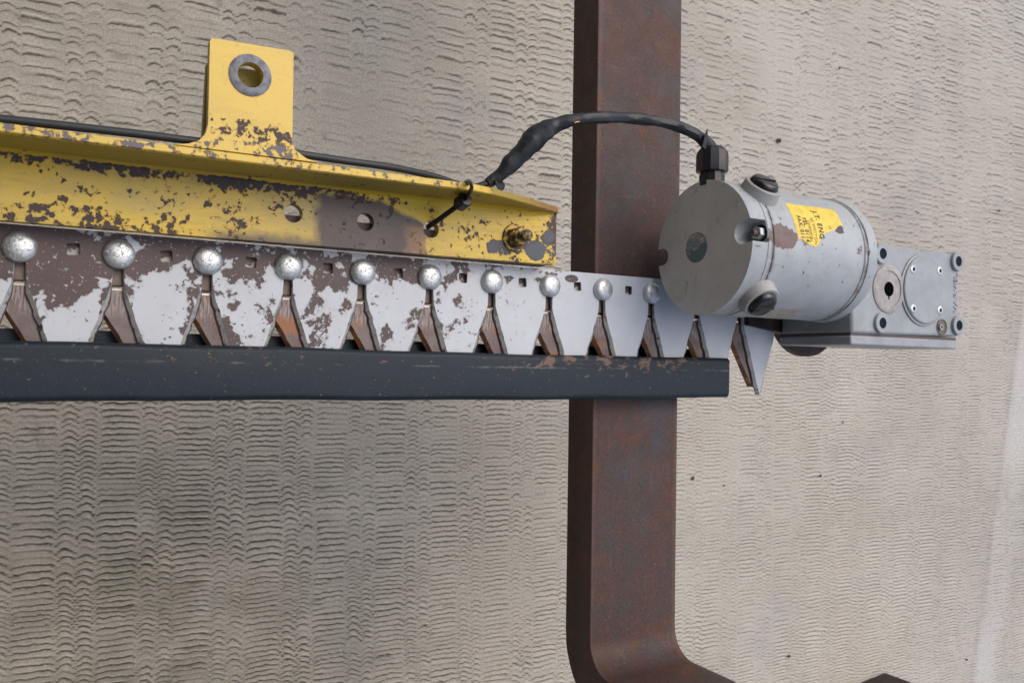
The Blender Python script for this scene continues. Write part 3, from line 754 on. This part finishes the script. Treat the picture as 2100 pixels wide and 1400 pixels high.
V, F = text_mesh('VARVEL', .0130); wd = max(v[0] for v in V)
TV = [(1.2365 - v[1] * .95, .0870 + v[0] * .059 / wd) for v in V]
n = len(TV); es = [(TV[i][0], TV[i][1], gz1 + .0012) for i in range(n)]
tm = bpy.data.meshes.new('t'); tm.from_pydata([(p[0], p[1], p[2]) for p in es], [], F); tb = bmesh.new(); tb.from_mesh(tm)
ex_ = bmesh.ops.extrude_face_region(tb, geom=tb.faces[:]); bmesh.ops.translate(tb, vec=(0, 0, -.0014), verts=[v for v in ex_['geom'] if isinstance(v, bmesh.types.BMVert)])
tb.verts.index_update(); V = [tuple(v.co) for v in tb.verts]; F = [tuple(v.index for v in f.verts) for f in tb.faces]; tb.free()
P_('embossed_lettering', [(V, F, [0] * len(F))], M['gear'], ge, smooth=0)
# drive disc and mounting shoe below the gearbox
P_('drive_disc', [lathe([(0, 0), (.0745, 0), (.076, .0015), (.076, .0135), (.0745, .015), (0, .015)], (1.083, .0925, .062), n=64)], M['fork'], smooth=35)
P_('mounting_plate', [prism([(.93, .060), (1.04, .046), (1.20, .050), (1.20, .165), (.93, .165)], .078, .0995)], M['darkrust'])

# ------------------------------------------------------------------ navy blade guard slipped over the teeth
def guard():
    x0, x1 = -.20, .8895; yt, yb, zt, zb, r = .0095, -.0470, G + .0125, G - .028, .0065
    pr = []
    for i in range(7): a = math.pi / 2 * i / 6; pr.append((yt - r + r * math.cos(a), zt - r + r * math.sin(a)))
    for i in range(7): a = math.pi / 2 + math.pi / 2 * i / 6; pr.append((yb + r + r * math.cos(a), zt - r + r * math.sin(a)))
    pr += [(yb, zb + .003), (yb + .003, zb), (yt + .010, zb), (yt + .012, zb + .002), (yt + .012, zb + .0035), (yb + .004, zb + .0035), (yb + .0035, zt - r), (yb + r, zt - .0035), (yt - r, zt - .0035), (yt - .0035, zt - r), (yt - .0035, zt - .0115), (yt, zt - .0115)]
    n = len(pr); V, F = [], []
    for x in np.linspace(x0, x1, 60):
        wv = .0007 * math.sin(x * 9) + .0004 * math.sin(x * 31)
        V += [(x, p[0] + wv, p[1] + (.0005 * math.sin(x * 17 + p[0] * 80))) for p in pr]
    for i in range(59):
        for k in range(n): F.append((i * n + k, i * n + (k + 1) % n, (i + 1) * n + (k + 1) % n, (i + 1) * n + k))
    def cap(o):
        t = tessellate_polygon([[Vector((p[0], p[1], 0)) for p in pr]]); return [tuple(i + o for i in q) for q in t]
    F += cap(0) + cap(59 * n)
    flap = prism([(.820, -.046), (.862, -.0485), (.888, -.0465), (.888, -.040), (.820, -.040)], zb - .0035, zb - .0005)
    return mesh('blade_guard', [(V, F, [0] * len(F)), flap], M['navy'], GB, 40)
GB = (.35, -.018, G - .028)
link('blade_guard', guard(), None, GB, 'dark navy blue steel channel slipped over the tips of the cutter teeth', 'blade guard')

# ------------------------------------------------------------------ cable, tape, tie
lead = [(-60, 237, .172), (0, 244, .172), (140, 259, .173), (300, 277, .174), (420, 292, .174), (520, 303, .172), (600, 314, .170), (700, 329, .166), (800, 343, .160), (890, 362, .148), (960, 384, .135), (1000, 376, .138)]
arm = [(1000, 376, .138), (1022, 362, .142), (1048, 336, .150), (1078, 304, .158), (1106, 276, .166), (1140, 257, .174), (1182, 245, .184), (1240, 241, .190), (1300, 243, .192), (1352, 250, .192), (1398, 262, .192), (1436, 282, .191), (1459, 306, .190), (1470, 330, .190), (1472, 350, .190)]
cb = at(700, 329, .166)
def radw(t):
    ks = [(0, .0062), (.07, .0075), (.15, .0105), (.24, .0128), (.31, .0120), (.37, .0078), (.46, .0068), (.55, .0066), (.68, .0066), (.78, .0072), (.86, .0082), (.93, .0094), (1, .0085)]
    for (a, ra), (b, rb) in zip(ks, ks[1:]):
        if t <= b: q = (t - a) / (b - a); q = q * q * (3 - 2 * q); return ra + (rb - ra) * q
    return ks[-1][1]
rl = random.Random(4); LUMP = [[rl.uniform(.90, 1.10) for k in range(14)] for i in range(400)]
def lump(i, k):
    sp = .05 * (1 if ((i * .55 + k * .9) % 7) < 3.5 else -1)          # overlapping turns of tape
    return LUMP[i // 3][k] * .6 + .4 + sp
pa = spline([at(*p) for p in lead], 8); pb = spline([at(*p) for p in arm], 8)
ca = link('cable', None, None, cb, 'black cable behind the yellow bracket, wrapped in tape, arching across the fork to the motor', 'cable')
link('cable_core', mesh('cable_core', [tube(pa, .0039, 12)], M['tape'], cb, 60), ca)
tw = link('tape_wrap', mesh('tape_wrap', [tube(pb, radw, 14, lump=lump)], M['tape'], cb, 28), ca)
def flag(px, py, z, pts, th=.0006):            # loose ends of tape
    o = at(px, py, z); a = [o + AX * (dx * .001) * 1 + AY * 0 + Vector((0, 1, 0)) * (dy * .001) + Vector((0, 0, dz * .001)) for dx, dy, dz in pts]
    V = [tuple(p) for p in a] + [tuple(p + Vector((th, 0, th))) for p in a]; n = len(a)
    F = [tuple(range(n)), tuple(range(n, 2 * n))[::-1]] + [(i, (i + 1) % n, (i + 1) % n + n, i + n) for i in range(n)]
    return V, F, [0] * len(F)
for nm_ in (flag(1442, 290, .197, [(-5, -8, 0), (4, -10, 2), (5, 6, 5), (1, 15, 6), (-2, 6, 3)]), flag(1470, 322, .196, [(-6, -12, 1), (9, -12, 2), (8, 2, 5), (7, 17, 4), (0, 9, 3), (-6, 6, 1)]), flag(1024, 382, .142, [(-12, 4, 0), (4, 7, 2), (11, 3, 1), (8, -2, 2), (2, -7, 1), (-6, -3, 0)])):
    link('loose_tape', mesh('loose_tape', [nm_], M['tape'], cb, 0), tw)
s0, s1 = at(1184, 251, .196), at(1187, 249, .196)
link('bare_strand', mesh('bare_strand', [tube([at(1178, 252, .193), at(1184, 250, .1945), at(1188, 250, .1935)], .0009, 8)], M['copper'], cb, 60), tw)
link('loose_thread', mesh('loose_thread', [tube([at(1150, 265, .172), at(1140, 271, .170), at(1126, 277, .168)], .0009, 6)], M['seal'], cb, 60), tw)
# cable tie: strap from the hole up round the standing leg
tb_ = at(948, 417, .150)
ti = link('cable_tie', None, None, tb_, 'black plastic cable tie looped through a hole and round the yellow bracket edge', 'cable tie')
def at_y(px, py, Y):                           # the spot of the photograph on the plane y = Y
    d = ROT @ Vector(((px - 1050) / 1750, (700 - py) / 1750, -1)); return Vector((0, 0, H)) + d * (Y / d.y)
st = spline([at(876, 466, .1120), at(884, 461, .1215), at_y(914, 440, .1640), at_y(944, 417, .1755), at_y(960, 400, .1788), at_y(967, 386, .1795), at_y(967, 379, .1815), at_y(964, 375, .1865), at_y(959, 375, .1920), at_y(953, 378, .1940), at_y(950, 392, .1940)], 6)
link('strap', mesh('strap', [tube(st, .0031, 8, sq=(.55, 1))], M['plastic'], tb_, 60), ti)
hd = at_y(949, 414, .1740)
tdir = (at_y(960, 400, .1788) - at_y(914, 440, .1640)).normalized()
link('tie_head', mesh('tie_head', [lathe([(0, -.0080), (.0075, -.0078), (.0088, -.006), (.0088, .006), (.0075, .0078), (0, .0080)], hd, tdir, 8, rot=.4)], M['plastic'], tb_, 30), ti)

# ------------------------------------------------------------------ bits of grit lying on the concrete
rg = random.Random(2)
spots = [(1598, 288, 5.5), (1683, 975, 3.4), (1421, 980, 3.8), (2049, 432, 3.6), (1722, 140, 2.6), (1485, 995, 2.2), (1618, 1345, 3.5), (1983, 1352, 3.2), (1729, 866, 2.4)]
names = ['largest dark crumb of grit on the concrete above the motor', 'small dark crumb of grit right of the fork, level with its lower half', 'dark crumb of grit on the concrete close beside the fork edge', 'dark crumb of grit near the right edge of the photo', 'tiny dark crumb of grit near the top, right of the fork', 'tiny crumb of grit right of the fork below the blade guard end', 'dark crumb of grit near the bottom, right of the fork bend', 'dark crumb of grit at the lower right beside the pale strip', 'tiny crumb of grit below the gearbox']
for (px, py, r), lb in zip(spots, names):
    p = at(px, py, ZG + .002); V, F, mt = lathe([(0, -.0004), (r * .0011, 0), (r * .0013, r * .0004), (r * .0008, r * .0009), (0, r * .0011)], (0, 0, 0), n=7)
    V = [(v[0] * rg.uniform(.7, 1.3), v[1] * rg.uniform(.6, 1.1), v[2] * rg.uniform(.8, 1.2)) for v in V]
    link('grit', mesh('grit', [(V, F, mt)], M['stone'], smooth=0), None, (p.x, p.y, ZG + .0008), lb, 'grit', 'crumbs of grit on the concrete')
